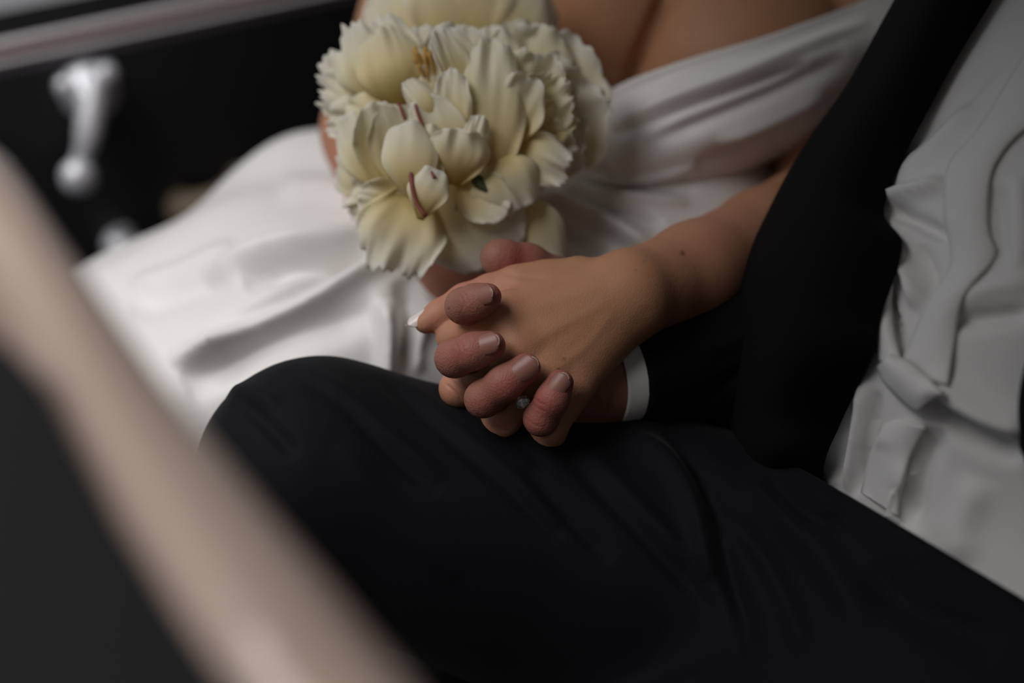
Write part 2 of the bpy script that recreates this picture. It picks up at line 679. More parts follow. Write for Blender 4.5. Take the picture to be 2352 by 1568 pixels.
# window frame posts of the far side and its glass
gmat, gn, gbs = new_mat('window_glass')
gbs.inputs['Base Color'].default_value = (0.95, 0.97, 0.97, 1)
gbs.inputs['Roughness'].default_value = 0.02
gbs.inputs['Transmission Weight'].default_value = 1.0
gbs.inputs['IOR'].default_value = 1.02
slab('window_glass', [(-1.1, YF + .035, zs[4] - .02), (.85, YF + .035, zs[4] - .02), (.85, YF + .035, 1.42), (-1.1, YF + .035, 1.42)], 0.004, gmat, car, bev=.001)

# window winder: boss, crank arm, knob, discs imitating its highlights
wnd = bpy.data.objects.new('window_winder', None)
put(wnd, car)
wnd['label'] = 'chrome window winder on the far door'
yin = np.array([0, -1, 0.0])
wt, wb = on_y(208, 214, YF - 0.012), on_y(174, 386, YF - 0.03)
lathe('boss', [(.026, -.012), (.026, -.002), (.023, .006), (.016, .010), (.015, .020), (.010, .024)], wt, yin, M['chrome'], wnd)
dr = wb - wt
dl = dr / np.linalg.norm(dr)
tube('crank_arm', [wt + yin * .014 - dl * .02, wt + yin * .022 + dl * .02, wt + dr * .6 + yin * .022, wb + yin * .008], [.012, .0125, .0095, .008], M['chrome'], wnd)
lathe('knob', [(.006, -.004), (.012, .002), (.0155, .010), (.016, .018), (.012, .026), (.005, .029)], wb + yin * .004, yin, M['chrome'], wnd)
lathe('highlight_disc', [(.010, 0), (.010, .010), (.007, .014)], on_y(243, 165, YF - .012), yin, M['chrome'], wnd)  # small disc standing in for a bright highlight spot on the winder
lathe('highlight_disc', [(.010, 0), (.010, .008), (.006, .012)], on_y(152, 195, YF - .012), yin, M['chrome'], wnd)  # second disc imitating a highlight
# pull strap and inner handle lower on the door
pa, pb = on_y(425, 482, YF - .02), on_y(560, 425, YF - .02)
tube('door_pull', [pa - (0, -.02, 0), pa, (pa + pb) / 2 + yin * .012, pb, pb + (0, .02, 0)], [.012, .016, .015, .016, .012], M['tan'], car, label='tan leather door pull')
ha = on_y(275, 565, YF - .02)
tube('door_handle', [ha + (.01, .02, 0), ha, ha + (.04, -.012, -.015), ha + (.1, -.01, -.03)], [.010, .014, .011, .008], M['chrome'], car, label='small chrome inner door handle')

# near side: champagne pillar and the dark panel beside it
PIL = [((-330, 60, .66), (-330, 640, .60)), ((0, 315, .60), (-60, 760, .545)), ((200, 580, .56), (60, 900, .51)), ((400, 850, .52), (190, 1130, .475)),
       ((600, 1095, .485), (330, 1330, .445)), ((800, 1330, .455), (470, 1530, .42)), ((1000, 1570, .43), (630, 1780, .40)), ((1300, 1930, .39), (900, 2160, .365))]
rowsA, rowsB = [], []
V = []
for a, b in PIL:
    A, B_ = P(*a), P(*b)
    V.append((A, B_))
A = curve(np.array([v[0] for v in V]), 60)
Bq = curve(np.array([v[1] for v in V]), 60)
pv, pq = [], []
NS = 28
for i in range(60):
    c = (A[i] + Bq[i]) / 2
    w = (Bq[i] - A[i]) / 2
    tang = np.gradient(A, axis=0)[i]
    n = np.cross(w, tang)
    n /= np.linalg.norm(n)
    if n @ (c - CAM) > 0:
        n = -n
    dep = np.linalg.norm(w) * 1.15
    for s in range(NS):
        th = 2 * math.pi * s / NS
        ex = 0.9
        pv.append(c + w * np.sign(math.cos(th)) * abs(math.cos(th)) ** ex + n * dep * (np.sign(math.sin(th)) * abs(math.sin(th)) ** ex - 0.7))
for i in range(59):
    for s in range(NS):
        s2 = (s + 1) % NS
        pq.append((i * NS + s, i * NS + s2, (i + 1) * NS + s2, (i + 1) * NS + s))
pq.append(tuple(range(NS)))
pq.append(tuple(59 * NS + s for s in reversed(range(NS))))
mesh_obj('windscreen_pillar', pv, pq, M['paint'], car, label='rounded champagne painted pillar')
# dark panel with one rounded corner, tucked behind the pillar's edge
out = [(-1700, 775), (-40, 775), (20, 790), (60, 830), (110, 930), (230, 1150), (400, 1400), (560, 1620), (820, 1960), (-1700, 1960)]


def dpan(x, y):
    return .50 - (y - 775) * .000085 - (x - 0) * .00003


fr = [P(x, y, dpan(x, y)) for x, y in out]
nn = np.cross(fr[2] - fr[0], fr[-1] - fr[0])
nn /= np.linalg.norm(nn)
if nn @ (fr[0] - CAM) < 0:
    nn = -nn
k = len(fr)
mesh_obj('quarter_panel', fr + [p + nn * .012 for p in fr], [tuple(range(k)), tuple(reversed(range(k, 2 * k)))] +
         [(i, i + k, (i + 1) % k + k, (i + 1) % k) for i in range(k)], M['darkpane'], car, smooth=False, label='dark grey panel with a rounded corner')
# seat, floor, roof, rear
slab('floor_pan', [(-1.15, -.45, 0), (1.0, -.45, 0), (1.0, YF, 0), (-1.15, YF, 0)], .04, M['leather'], car)
F = Field()
F.add([rc((-.02, .10 + .01 * i, .30), (.75, .10 + .01 * i, .27), .085, .085) for i in range(0, 55, 9)], .05)
V, Q = polygonise(F, .010)
mesh_obj('seat_cushion', V, Q, M['leather'], car)
F = Field()
F.add([rc((.52, -.25 + .10 * i, .30), (.80, -.25 + .10 * i, .95), .07, .06) for i in range(0, 10)], .05)
V, Q = polygonise(F, .012)
mesh_obj('seat_back', V, Q, M['leather'], car)
rp = [(-.25, .76), (-.25, -.16), (-.60, -.62), (1.1, -.62), (1.1, .76)]  # outline shaped for shade: front edge and near corner darken shirt, chest and pillar
mesh_obj('shade_roof', [(x, y, 1.42) for x, y in rp] + [(x, y, 1.45) for x, y in rp], [(0, 1, 2, 3, 4), (9, 8, 7, 6, 5)] + [(k_, k_ + 5, (k_ + 1) % 5 + 5, (k_ + 1) % 5) for k_ in range(5)],
         M['lining'], car, smooth=False)
slab('rear_wall', [(1.1, -.5, 0), (1.1, .8, 0), (1.1, .8, 1.45), (1.1, -.5, 1.45)], .03, M['lining'], car)
slab('door_panel', [(-1.15, -.44, .02), (1.0, -.44, .02), (1.0, -.44, .66), (-1.15, -.44, .66)], .04, M['leather'], car, label='unseen near door panel added to cut ground bounce')  # unseen, added to keep light bounced off the ground from the shirt
slab('shade_dashboard', [(-1.0, -.45, .30), (-1.0, YF, .30), (-.97, YF, .86), (-.97, -.45, .86)], .12, M['leather'], car)  # unseen, added to block low sky from the front and dim the shirt
ground = slab('ground', [(-6, -6, -.35), (6, -6, -.35), (6, 8, -.35), (-6, 8, -.35)], .1, M['road'], None)
ground['kind'] = 'structure'
shade_wall = slab('wall_shade', [(-3, -2.4, -.35), (6, -2.4, -.35), (6, -2.4, 4.5), (-3, -2.4, 4.5)], .3, M['wallm'], None)  # unseen wall added behind the camera: blocks sky, bounces soft fill
shade_wall['kind'] = 'structure'


# ================================================================== the bride
def J(x, y, d, r):
    return (*P(x, y, d), r * .001)


bride = thing('person', 'bride in an ivory off-shoulder satin dress, holding hands over the dark trousers', 'person')
F = Field()
back_n = -(FWD * .96 + UPV * -.25)                 # out of the back of her hand
wr = [P(1462, 640, .943), P(1492, 712, .943)]
# palm: metacarpals
mcp = dict(i=(1158, 722, .926), m=(1192, 796, .921), r=(1256, 856, .921), p=(1316, 888, .925))
palm = [rc(P(1430, 642, .945), P(*mcp['i']), .0135, .0115), rc(P(1448, 660, .938), P(*mcp['m']), .0155, .0115),
        rc(P(1452, 692, .938), P(*mcp['r']), .0150, .0108), rc(P(1452, 716, .942), P(*mcp['p']), .0145, .0102),
        rc(P(1440, 652, .941), P(1175, 758, .9245), .0145, .0110), rc(P(1446, 680, .938), P(1226, 826, .9222), .0150, .0106), rc(P(1450, 705, .940), P(1288, 872, .9235), .0142, .0100),
        rc(P(1330, 640, .950), P(1200, 668, .944), .0130, .0125), rc(P(1300, 700, .945), P(1230, 760, .942), .014, .012)]
F.add(palm, .007)
arm = [rc(P(1452, 672, .945), P(1600, 624, .985), .0238, .0280, back_n, 1.15), rc(P(1600, 624, .985), P(1760, 562, 1.04), .0280, .0335),
       rc(P(1760, 562, 1.04), P(1920, 490, 1.10), .0335, .041), rc(P(1920, 490, 1.10), P(1980, -120, 1.17), .041, .046)]
F.add(arm, .010)
torso = [rc(P(1436, 10, 1.175), P(1440, 8, 1.175), .068, .068), rc(P(1698, 166, 1.138), P(1720, 150, 1.138), .069, .069)]
F.add(torso, .006)
F.add([rc(P(1560, -260, 1.285), P(1480, 100, 1.28), .085, .10), rc(P(1480, 100, 1.28), P(1400, 480, 1.24), .09, .07),
       rc(P(1560, -300, 1.24), P(2040, -140, 1.18), .06, .05), rc(P(1560, -300, 1.24), P(1050, -220, 1.24), .06, .05)], .03)
# far arm round behind the bouquet
F.add(chain([J(1090, -240, 1.22, 46), J(975, 60, 1.18, 42), J(882, 300, 1.145, 38), J(950, 520, 1.11, 37), J(1075, 598, 1.07, 30), J(1190, 590, 1.045, 24)]), .02)
# fingers
def fin(pts):
    return chain([J(*p) for p in pts])


b_thumb = fin([(1250, 648, .952, 11.8), (1185, 660, .950, 11.6), (1128, 672, .949, 10.2), (1068, 692, .948, 9.6), (1012, 722, .946, 8.2), (978, 740, .945, 6.6)])
b_index = fin([(1158, 722, .926, 11.2), (1100, 748, .934, 9.6), (1043, 774, .944, 9.3), (1060, 800, .966, 8.0), (1110, 806, .985, 7)])
b_mid = fin([(1192, 796, .921, 11.2), (1120, 848, .930, 9.4), (1052, 892, .938, 9.8), (1060, 912, .962, 8.2), (1110, 905, .985, 7)])
b_ring = fin([(1256, 856, .921, 10.8), (1205, 912, .9245, 9.2), (1150, 968, .931, 9.4), (1112, 958, .952, 8.2), (1120, 920, .976, 7)])
b_pink = fin([(1316, 888, .925, 10.2), (1296, 935, .926, 8.3), (1262, 992, .928, 8.7), (1222, 997, .940, 7.6), (1180, 975, .958, 6.5)])
for f_ in (b_thumb, b_index, b_mid, b_ring, b_pink):
    F.limb(f_, .004, .007)
V, Q = polygonise(F, .0016)
V = relax(V, Q, 2, .5)
hx, hd = project(V)
V, Q = refine(V, Q, ((hx[Q[:, 0]] > (900, 540)) & (hx[Q[:, 0]] < (1560, 1060))).all(1) & (hd[Q[:, 0]] < .972))
KN = [  # fine creases over her finger joints, tendons and the wrist
    ([(1022, 880), (1050, 905), (1062, 922)], 3, 3, -.7), ([(1036, 872), (1062, 898), (1072, 912)], 3, 3, -.6),
    ([(1132, 966), (1150, 985), (1172, 990)], 3, 3, -.7), ([(1142, 958), (1160, 974), (1180, 980)], 3, 3, -.6),
    ([(1240, 1012), (1268, 1000), (1288, 985)], 3, 3, -.5),
    ([(1390, 650), (1300, 680), (1190, 712)], 14, 14, .35), ([(1400, 690), (1310, 740), (1215, 790)], 13, 13, .3), ([(1410, 715), (1350, 790), (1275, 850)], 12, 12, .35),
    ([(1180, 745), (1240, 735), (1300, 712)], 16, 16, -.15), ([(1225, 822), (1280, 780), (1330, 745)], 16, 16, -.2),
    ([(1150, 625), (1205, 636), (1260, 640)], 7, 7, -.6), ([(1500, 700), (1470, 735), (1445, 752)], 14, 14, -.2),
    ([(1078, 670), (1092, 690), (1088, 708)], 3, 3, -.6),
    ([(1535, -40), (1505, 40), (1472, 115), (1440, 190), (1425, 230)], 14, 14, -7)]
V = folds(V, Q, KN)
px, dd = project(V)


def blobs(px, spots):
    a = np.zeros(len(px))
    for x, y, r, s in spots:
        a = np.maximum(a, s * np.exp(-((px[:, 0] - x) ** 2 + (px[:, 1] - y) ** 2) / r ** 2))
    return a


flush = blobs(px, [(1040, 892, 30, .9), (1155, 978, 32, 1.0), (1190, 800, 40, .5), (1145, 740, 40, .35), (1000, 735, 40, .6), (1650, 560, 160, .45), (880, 420, 180, .95), (1050, 620, 120, 1.0),
                   (1190, 655, 40, .3), (1275, 1000, 30, .4), (1340, 870, 30, .4)])
mole = blobs(px, [(1568, 581, 5, 1), (1283, 849, 4.5, .9), (1296, 824, 4, .6), (1460, 620, 3, .4), (1480, 600, 3, .3)])
bbody = mesh_obj('body', V, Q, M['bride_skin'], bride, attrs=dict(flush=flush, mole=mole))


def nail(parent, c, axis, nrm, w, l, mat, point=0.25, over=0.0, name='fingernail', edge=None):
    """a nail plate curved about the finger's axis: c its middle on the finger's skin, sizes in mm"""
    ax = np.asarray(axis, float)
    ax /= np.linalg.norm(ax)
    n = np.asarray(nrm, float)
    n -= (n @ ax) * ax
    n /= np.linalg.norm(n)
    s_ = np.cross(ax, n)
    nu, nv = 13, 13
    R = w * .62
    V, Q = [], []
    for j in range(nv):
        t = j / (nv - 1) * 2 - 1
        for i in range(nu):
            s = i / (nu - 1) * 2 - 1
            if t < .2:
                ww = math.sqrt(max(0, 1 - ((.2 - t) / 1.21) ** 2))
            else:
                q = (t - .2) / .8
                ww = 1 - point * q ** 2.2 - (.45 * max(0, (q - .75) / .25) ** 2 if point < .5 else .35 * q ** 4)
            th = s * ww * math.asin(min(1, w / 2 / R))
            tt = t * l / 2 + (1 - abs(s) ** 2) * (.10 * l if t > .6 else 0) * (t - .6) / .4 * (1 if t > .6 else 0)
            lift = -(.00045 if t < 0 else .0003) * t * t + (.0 if t < 0 else over * t * t)
            V.append(np.asarray(c) + ax * tt + s_ * R * math.sin(th) + n * (R * math.cos(th) - R + .0009 + lift))
    for j in range(nv - 1):
        for i in range(nu - 1):
            a = j * nu + i
            Q.append((a, a + 1, a + nu + 1, a + nu))
    V, Q = np.array(V), np.array(Q)
    if (normals(V, Q) @ n).mean() < 0:
        Q = Q[:, ::-1]
    V2, Q2 = thicken(V, Q, .0006)
    o = mesh_obj(name, V2, Q2, mat, parent)
    if edge is not None:
        e = V.reshape(nv, nu, 3)[-1] + n * .0001
        tube('nail_edge', e, .00035, edge, o, seg=6, n=16)
    return o


# her long white thumbnail
tp, ip = P(978, 740, .945), P(1020, 718, .946)
ax = P(935, 749, .9455) - P(985, 716, .9435)
nail(bbody, P(962, 729, .9418), ax, P(940, 690, .925) - P(962, 729, .9418), .0085, .0150, M['nailbride'], point=.62)

# ---- dress
dress = bpy.data.objects.new('dress', None)
put(dress, bride)
dress['label'] = 'ivory satin wedding dress'
F = Field()
F.add([rc(P(1500, 600, 1.20), P(745, 545, 1.285), .098, .066), rc(P(745, 545, 1.285), P(345, 822, 1.27), .066, .068), rc(P(345, 822, 1.27), P(60, 1010, 1.25), .068, .08),
       rc(P(1480, 690, 1.15), P(760, 800, 1.13), .095, .075), rc(P(760, 800, 1.13), P(250, 1080, 1.11), .075, .08),
       rc(P(1100, 640, 1.20), P(700, 680, 1.20), .07, .06), rc(P(560, 740, 1.19), P(150, 950, 1.17), .07, .08)], .06)
F.add([rc(P(1480, 690, 1.16), P(1390, 520, 1.20), .105, .090), rc(P(1390, 520, 1.20), P(1500, 490, 1.20), .09, .075)], .05)
V, Q = polygonise(F, .0032)
V = relax(V, Q, 2, .5)
SK = [([(395, 835), (560, 762), (720, 682), (860, 600), (975, 540)], 26, 20, 19.5), ([(470, 640), (560, 598), (640, 570), (760, 552), (900, 548), (1010, 552)], 26, 16, 13.5),
      ([(500, 800), (640, 720), (800, 610), (900, 560)], 40, 30, -13.5), ([(560, 650), (680, 610), (800, 590), (900, 575)], 20, 26, -10.5),
      ([(880, 690), (888, 790), (880, 890)], 16, 26, 15.0), ([(925, 640), (940, 740), (925, 860)], 22, 22, -13.5), ([(860, 470), (930, 490), (1000, 530)], 18, 18, -7.5),
      ([(640, 430), (760, 440), (860, 470)], 30, 30, 7.5), ([(300, 660), (420, 620), (540, 560)], 22, 18, 6.0), ([(300, 720), (430, 670), (520, 640)], 24, 24, -6.0),
      ([(420, 880), (600, 800), (760, 740), (870, 700)], 46, 40, -9.0), ([(1000, 700), (960, 780), (950, 860)], 14, 14, 9.0),
      ([(1215, 455), (1310, 478), (1420, 530), (1520, 590)], 16, 20, 13.5), ([(1230, 520), (1300, 540), (1390, 590)], 16, 16, -10.5), ([(1240, 560), (1300, 620), (1330, 660)], 20, 16, 10.5),
      ([(1300, 440), (1400, 470), (1520, 520)], 12, 12, -9.0), ([(1350, 430), (1450, 452), (1580, 470)], 10, 10, 6.0), ([(1320, 400), (1440, 425), (1600, 435)], 8, 8, -6.0)]
V = folds(V, Q, SK)
mesh_obj('skirt', V, Q, M['satin'], dress)
BO = [([(1400, 290), (1560, 222), (1700, 172), (1850, 110), (2000, 50)], 10, 16, 5), ([(1400, 315), (1560, 250), (1700, 200), (1860, 140)], 16, 12, -5),
      ([(1480, 330), (1640, 270), (1800, 205), (1950, 130)], 26, 26, -7), ([(1600, 375), (1740, 320), (1880, 250), (1990, 190)], 20, 14, -7), ([(1650, 330), (1780, 280), (1900, 220)], 12, 16, 5),
      ([(1350, 410), (1480, 412), (1600, 385)], 8, 8, 3.5), ([(1340, 430), (1480, 436), (1580, 420)], 8, 8, -3.5), ([(1330, 455), (1450, 462), (1560, 440)], 8, 8, 3),
      ([(1310, 330), (1330, 400), (1400, 470)], 10, 10, -4), ([(1345, 300), (1375, 380), (1460, 450)], 10, 10, 3), ([(1340, 252), (1450, 195), (1600, 142), (1800, 82), (1960, 14)], 9, 9, 4)]
sheet('bodice', [PP([(1270, 262, 1.13), (1340, 246, 1.105), (1430, 199, 1.082), (1530, 158, 1.066), (1700, 110, 1.058), (1850, 60, 1.066), (1965, 8, 1.085), (2090, -60, 1.12)]),
                 PP([(1230, 320, 1.12), (1320, 320, 1.09), (1450, 280, 1.06), (1600, 225, 1.045), (1750, 175, 1.042), (1900, 125, 1.052), (2020, 80, 1.075), (2150, 30, 1.11)]),
                 PP([(1210, 395, 1.12), (1300, 395, 1.09), (1430, 370, 1.06), (1600, 330, 1.05), (1750, 280, 1.05), (1880, 225, 1.06), (2000, 170, 1.08), (2150, 110, 1.11)]),
                 PP([(1220, 455, 1.13), (1290, 465, 1.10), (1420, 470, 1.08), (1530, 462, 1.08), (1660, 405, 1.08), (1790, 348, 1.085), (1890, 308, 1.095), (2040, 250, 1.12)]),
                 PP([(1250, 500, 1.15), (1310, 510, 1.13), (1430, 520, 1.12), (1530, 500, 1.12), (1660, 425, 1.11), (1790, 362, 1.11), (1890, 322, 1.12), (2040, 265, 1.14)])],
      150, 90, .0035, M['satin'], dress, BO)

# ================================================================== the groom
groom = thing('person', 'groom in a black suit with an open jacket over a crumpled white shirt', 'person')
F = Field()
g_m = dict(i=(1170, 740, .968), m=(1185, 800, .968), r=(1225, 850, .966), p=(1275, 885, .960))
cuff_c = P(1400, 868, .962)
_t = math.radians(21)
cax = -(RGT * .985 + UPV * .17) * math.cos(_t) - FWD * math.sin(_t)      # the way his forearm points
F.add([rc(P(1380, 842, .970), P(*g_m['i']), .0175, .015), rc(P(1382, 862, .966), P(*g_m['m']), .0165, .015), rc(P(1384, 882, .964), P(*g_m['r']), .0165, .0145),
       rc(P(1384, 896, .962), P(*g_m['p']), .0160, .0145), rc(P(1380, 905, .962), P(1310, 918, .956), .0150, .0150)], .010)
F.add(chain([(*(cuff_c + cax * .02), .0195), (*cuff_c, .0195), (*(cuff_c - cax * .1), .024), (*(cuff_c - cax * .2), .03)]), .010)
g_thumb = fin([(1330, 720, .985, 15), (1270, 640, .975, 12.5), (1212, 606, .966, 11.2), (1152, 594, .958, 10.6), (1143, 592, .957, 9.4)])
g_index = fin([(1170, 740, .968, 12.0), (1112, 722, .940, 9.6), (1064, 702, .921, 9.3), (1092, 692, .9085, 8.9), (1120, 682, .9045, 7.6)])
g_mid = fin([(1185, 800, .968, 12.0), (1110, 815, .935, 9.6), (1044, 822, .912, 10.0), (1088, 806, .9005, 9.4), (1127, 794, .8985, 8.1)])
g_ring = fin([(1225, 850, .966, 12.0), (1168, 898, .935, 9.8), (1110, 916, .909, 9.4), (1158, 881, .8995, 9.1), (1208, 845, .8985, 8.1)])
g_pink = fin([(1275, 885, .960, 11.0), (1255, 925, .930, 9.4), (1243, 961, .9075, 8.8), (1269, 916, .8995, 8.4), (1286, 880, .8990, 7.5)])
for f_ in (g_thumb, g_index, g_mid, g_ring, g_pink):
    F.limb(f_, .0045, .009)
V, Q = polygonise(F, .0015)
V = relax(V, Q, 2, .5)
hx, hd = project(V)
V, Q = refine(V, Q, hd[Q[:, 0]] < .975)
GK = [([(1052, 672), (1062, 690), (1063, 715)], 2.6, 2.6, -.36), ([(1060, 666), (1072, 684), (1074, 700)], 2.6, 2.6, -.30), ([(1030, 705), (1034, 722), (1045, 738)], 3, 3, -.5),
      ([(1046, 785), (1052, 805), (1056, 835)], 2.6, 2.6, -.42), ([(1056, 780), (1063, 800), (1067, 830)], 2.6, 2.6, -.30),
      ([(1142, 878), (1148, 895), (1162, 908)], 2.6, 2.6, -.42), ([(1150, 872), (1158, 888), (1170, 900)], 2.6, 2.6, -.30), ([(1092, 920), (1100, 938), (1112, 950)], 2.6, 2.6, -.36),
      ([(1080, 925), (1090, 945), (1105, 958)], 2.6, 2.6, -.30), ([(1226, 912), (1240, 925), (1258, 932)], 2.6, 2.6, -.30), ([(1210, 962), (1226, 975), (1245, 980)], 2.6, 2.6, -.30),
      ([(1222, 925), (1236, 938), (1254, 946)], 2.6, 2.6, -.24), ([(1355, 880), (1385, 920), (1395, 960)], 7, 7, .8), ([(1392, 850), (1405, 900), (1400, 955)], 5, 5, -.6)]
V = folds(V, Q, GK)
px, dd = project(V)
flush = blobs(px, [(1138, 680, 28, .8), (1085, 690, 40, .25), (1140, 790, 36, .9), (1060, 800, 50, .6), (1220, 848, 44, 1.0), (1170, 890, 45, .9), (1120, 930, 40, .6), (1285, 885, 40, 1.0), (1250, 925, 44, 1.0),
                   (1225, 970, 36, .7), (1190, 600, 46, .9), (1370, 900, 60, .3)])
gbody = mesh_obj('body', V, Q, M['groom_skin'], groom, attrs=dict(flush=flush, mole=np.zeros(len(V))))


gN = normals(V, Q)
gfront = ((V - CAM) * gN).sum(1) < 0


def finger_nail(fp, cpx, w, l):
    """nail on the last bone of a finger (its two joints), lying on the skin at this place of the photograph"""
    a, b_ = P(*fp[0]), P(*fp[1])
    near = np.where(gfront & (((px - cpx) ** 2).sum(1) < 60) & (dd < fp[1][2] + .01))[0]
    return nail(gbody, V[near].mean(0), b_ - a, gN[near].mean(0), w * .001, l * .001, M['nailman'], point=.12, edge=M['nailedge'])


finger_nail([(1092, 692, .9085), (1120, 682, .9045)], (1106, 679), 10.5, 12.5)
finger_nail([(1088, 806, .9005), (1127, 794, .8985)], (1113, 790), 12, 14)
finger_nail([(1158, 881, .8995), (1208, 845, .8985)], (1203, 849), 12.5, 14.5)
finger_nail([(1260, 912, .8995), (1286, 880, .8990)], (1281, 885), 11, 12.5)

# ---- shirt: torso, placket, cuff
shirt = bpy.data.objects.new('shirt', None)
put(shirt, groom)
shirt['label'] = 'crumpled white dress shirt'
F = Field()
F.add([rc(P(2385, 1430, .935), P(2560, 620, .955), .124, .148), rc(P(2560, 620, .955), P(2760, -150, 1.0), .148, .165)], .05)
F.add([rc(P(2330, 800, .905), P(2360, 780, .905), .085, .085)], .06)
V, Q = polygonise(F, .003)
SH = [([(2128, 905), (2190, 960), (2260, 1003), (2352, 1040)], 26, 12, -13), ([(2130, 870), (2210, 925), (2290, 965), (2380, 990)], 24, 34, 10),
      ([(2165, 735), (2240, 730), (2370, 715)], 22, 16, -7), ([(2200, 690), (2280, 660), (2370, 650)], 24, 24, 4), ([(2030, 478), (2090, 500), (2180, 545)], 16, 16, -9),
      ([(2030, 455), (2100, 440), (2175, 415)], 18, 14, 8), ([(2060, 560), (2090, 640), (2110, 710)], 14, 14, 8), ([(2110, 560), (2140, 640), (2130, 700)], 18, 18, -5),
      ([(2035, 660), (2052, 740), (2072, 815)], 12, 10, -10), ([(1960, 860), (1940, 980), (1925, 1100)], 9, 9, -6), ([(1990, 860), (1975, 990), (1950, 1130)], 13, 13, 6),
      ([(2015, 900), (2000, 1000), (1962, 1140)], 9, 9, -7), ([(1925, 980), (1905, 1060), (1910, 1120)], 9, 9, 5), ([(2150, 980), (2110, 1080), (2085, 1220)], 22, 30, -8),
      ([(2053, 1220), (2062, 1140), (2095, 1060)], 5, 12, 7), ([(2230, 240), (2150, 330), (2060, 430)], 24, 24, 5), ([(2300, 120), (2180, 260), (2090, 350)], 20, 20, -4),
      ([(2290, 420), (2300, 520), (2310, 600)], 22, 16, -4), ([(2250, 1100), (2210, 1200), (2200, 1290)], 40, 40, 4), ([(2340, 400), (2345, 520), (2340, 620)], 24, 24, 4)]
V = folds(V, Q, SH)
SV, SQ = V, Q
mesh_obj('shirt_front', V, Q, M['shirt'], shirt)
spx, sd = project(SV)
sN = normals(SV, SQ)
fm = ((SV - CAM) * sN).sum(1) < 0
spxF, sdF = spx[fm], sd[fm]


def on_shirt(x, y, lift=.0):
    """distance to the shirt's front at this place of the photograph"""
    k = np.argmin(((spxF - (x, y)) ** 2).sum(1))
    return sdF[k] - lift


def ribbon(name, left, right, lift, bulge, mat, parent, nu=10, nv=60, t=.0025, label=None):
    L = curve(np.array(left, float), nv)
    R_ = curve(np.array(right, float), nv)
    V = []
    dsm = []
    for j in range(nv):
        row = []
        for i in range(nu):
            s = i / (nu - 1)
            x, y = L[j] * (1 - s) + R_[j] * s
            row.append((x, y, on_shirt(x, y)))
        dsm.append(row)
    D = np.array(dsm)
    z = D[:, :, 2]
    for _ in range(22):
        z[1:-1] = (z[:-2] + 2 * z[1:-1] + z[2:]) / 4
        z[:, 1:-1] = (z[:, :-2] + 2 * z[:, 1:-1] + z[:, 2:]) / 4
    for j in range(nv):
        for i in range(nu):
            s = i / (nu - 1)
            V.append(P(D[j, i, 0], D[j, i, 1], z[j, i] - lift - bulge * math.sin(math.pi * s) ** .7))
    V = np.array(V)
    i, j = np.meshgrid(np.arange(nv - 1), np.arange(nu - 1), indexing='ij')
    a = (i * nu + j).ravel()
    Qr = facing(V, np.stack([a, a + 1, a + nu + 1, a + nu], 1))
    V, Qr = thicken(V, Qr, t)
    return mesh_obj(name, V, Qr, mat, parent, label=label)


ribbon('placket', [(2420, 20), (2340, 140), (2250, 288), (2183, 365), (2168, 430), (2168, 500), (2182, 604), (2129, 694), (2076, 818), (2070, 850)],
       [(2560, 110), (2470, 230), (2350, 300), (2290, 370), (2271, 436), (2271, 526), (2285, 590), (2215, 680), (2193, 790), (2178, 885)], .003, .003, M['shirt'], shirt, nu=14, nv=80)
ribbon('placket_fold', [(2030, 955), (1996, 1050), (1976, 1130)], [(2128, 985), (2078, 1081), (2060, 1185)], .003, .003, M['shirt'], shirt)
ribbon('placket_tuck', [(2046, 620), (2016, 680), (2006, 745), (2018, 830)], [(2052, 650), (2050, 700), (2056, 760), (2072, 830)], .006, .004, M['shirt'], shirt, nv=40)
ribbon('placket_roll', [(2014, 842), (2030, 880), (2070, 922), (2100, 946)], [(2046, 812), (2092, 830), (2136, 868), (2162, 902)], .010, .008, M['shirt'], shirt, nv=40, nu=16, t=.005)
# cuff
cuffc = cuff_c
cV, cQ = [], []
seg = 48
for (rr, hh) in [(.0268, -.03), (.0264, -.001), (.0260, .0003), (.0250, .0004), (.0244, -.001), (.0244, -.03)]:
    a = np.cross(cax, UPV)
    a /= np.linalg.norm(a)
    b = np.cross(cax, a)
    b /= np.linalg.norm(b)
    for s in range(seg):
        th = 2 * math.pi * s / seg
        cV.append(cuffc + cax * hh + rr * (math.cos(th) * a * .95 + math.sin(th) * b * 1.0))
for i in range(5):
    for s in range(seg):
        s2 = (s + 1) % seg
        cQ.append((i * seg + s, i * seg + s2, (i + 1) * seg + s2, (i + 1) * seg + s))
mesh_obj('cuff', cV, cQ, M['shirt'], shirt, label='white shirt cuff')

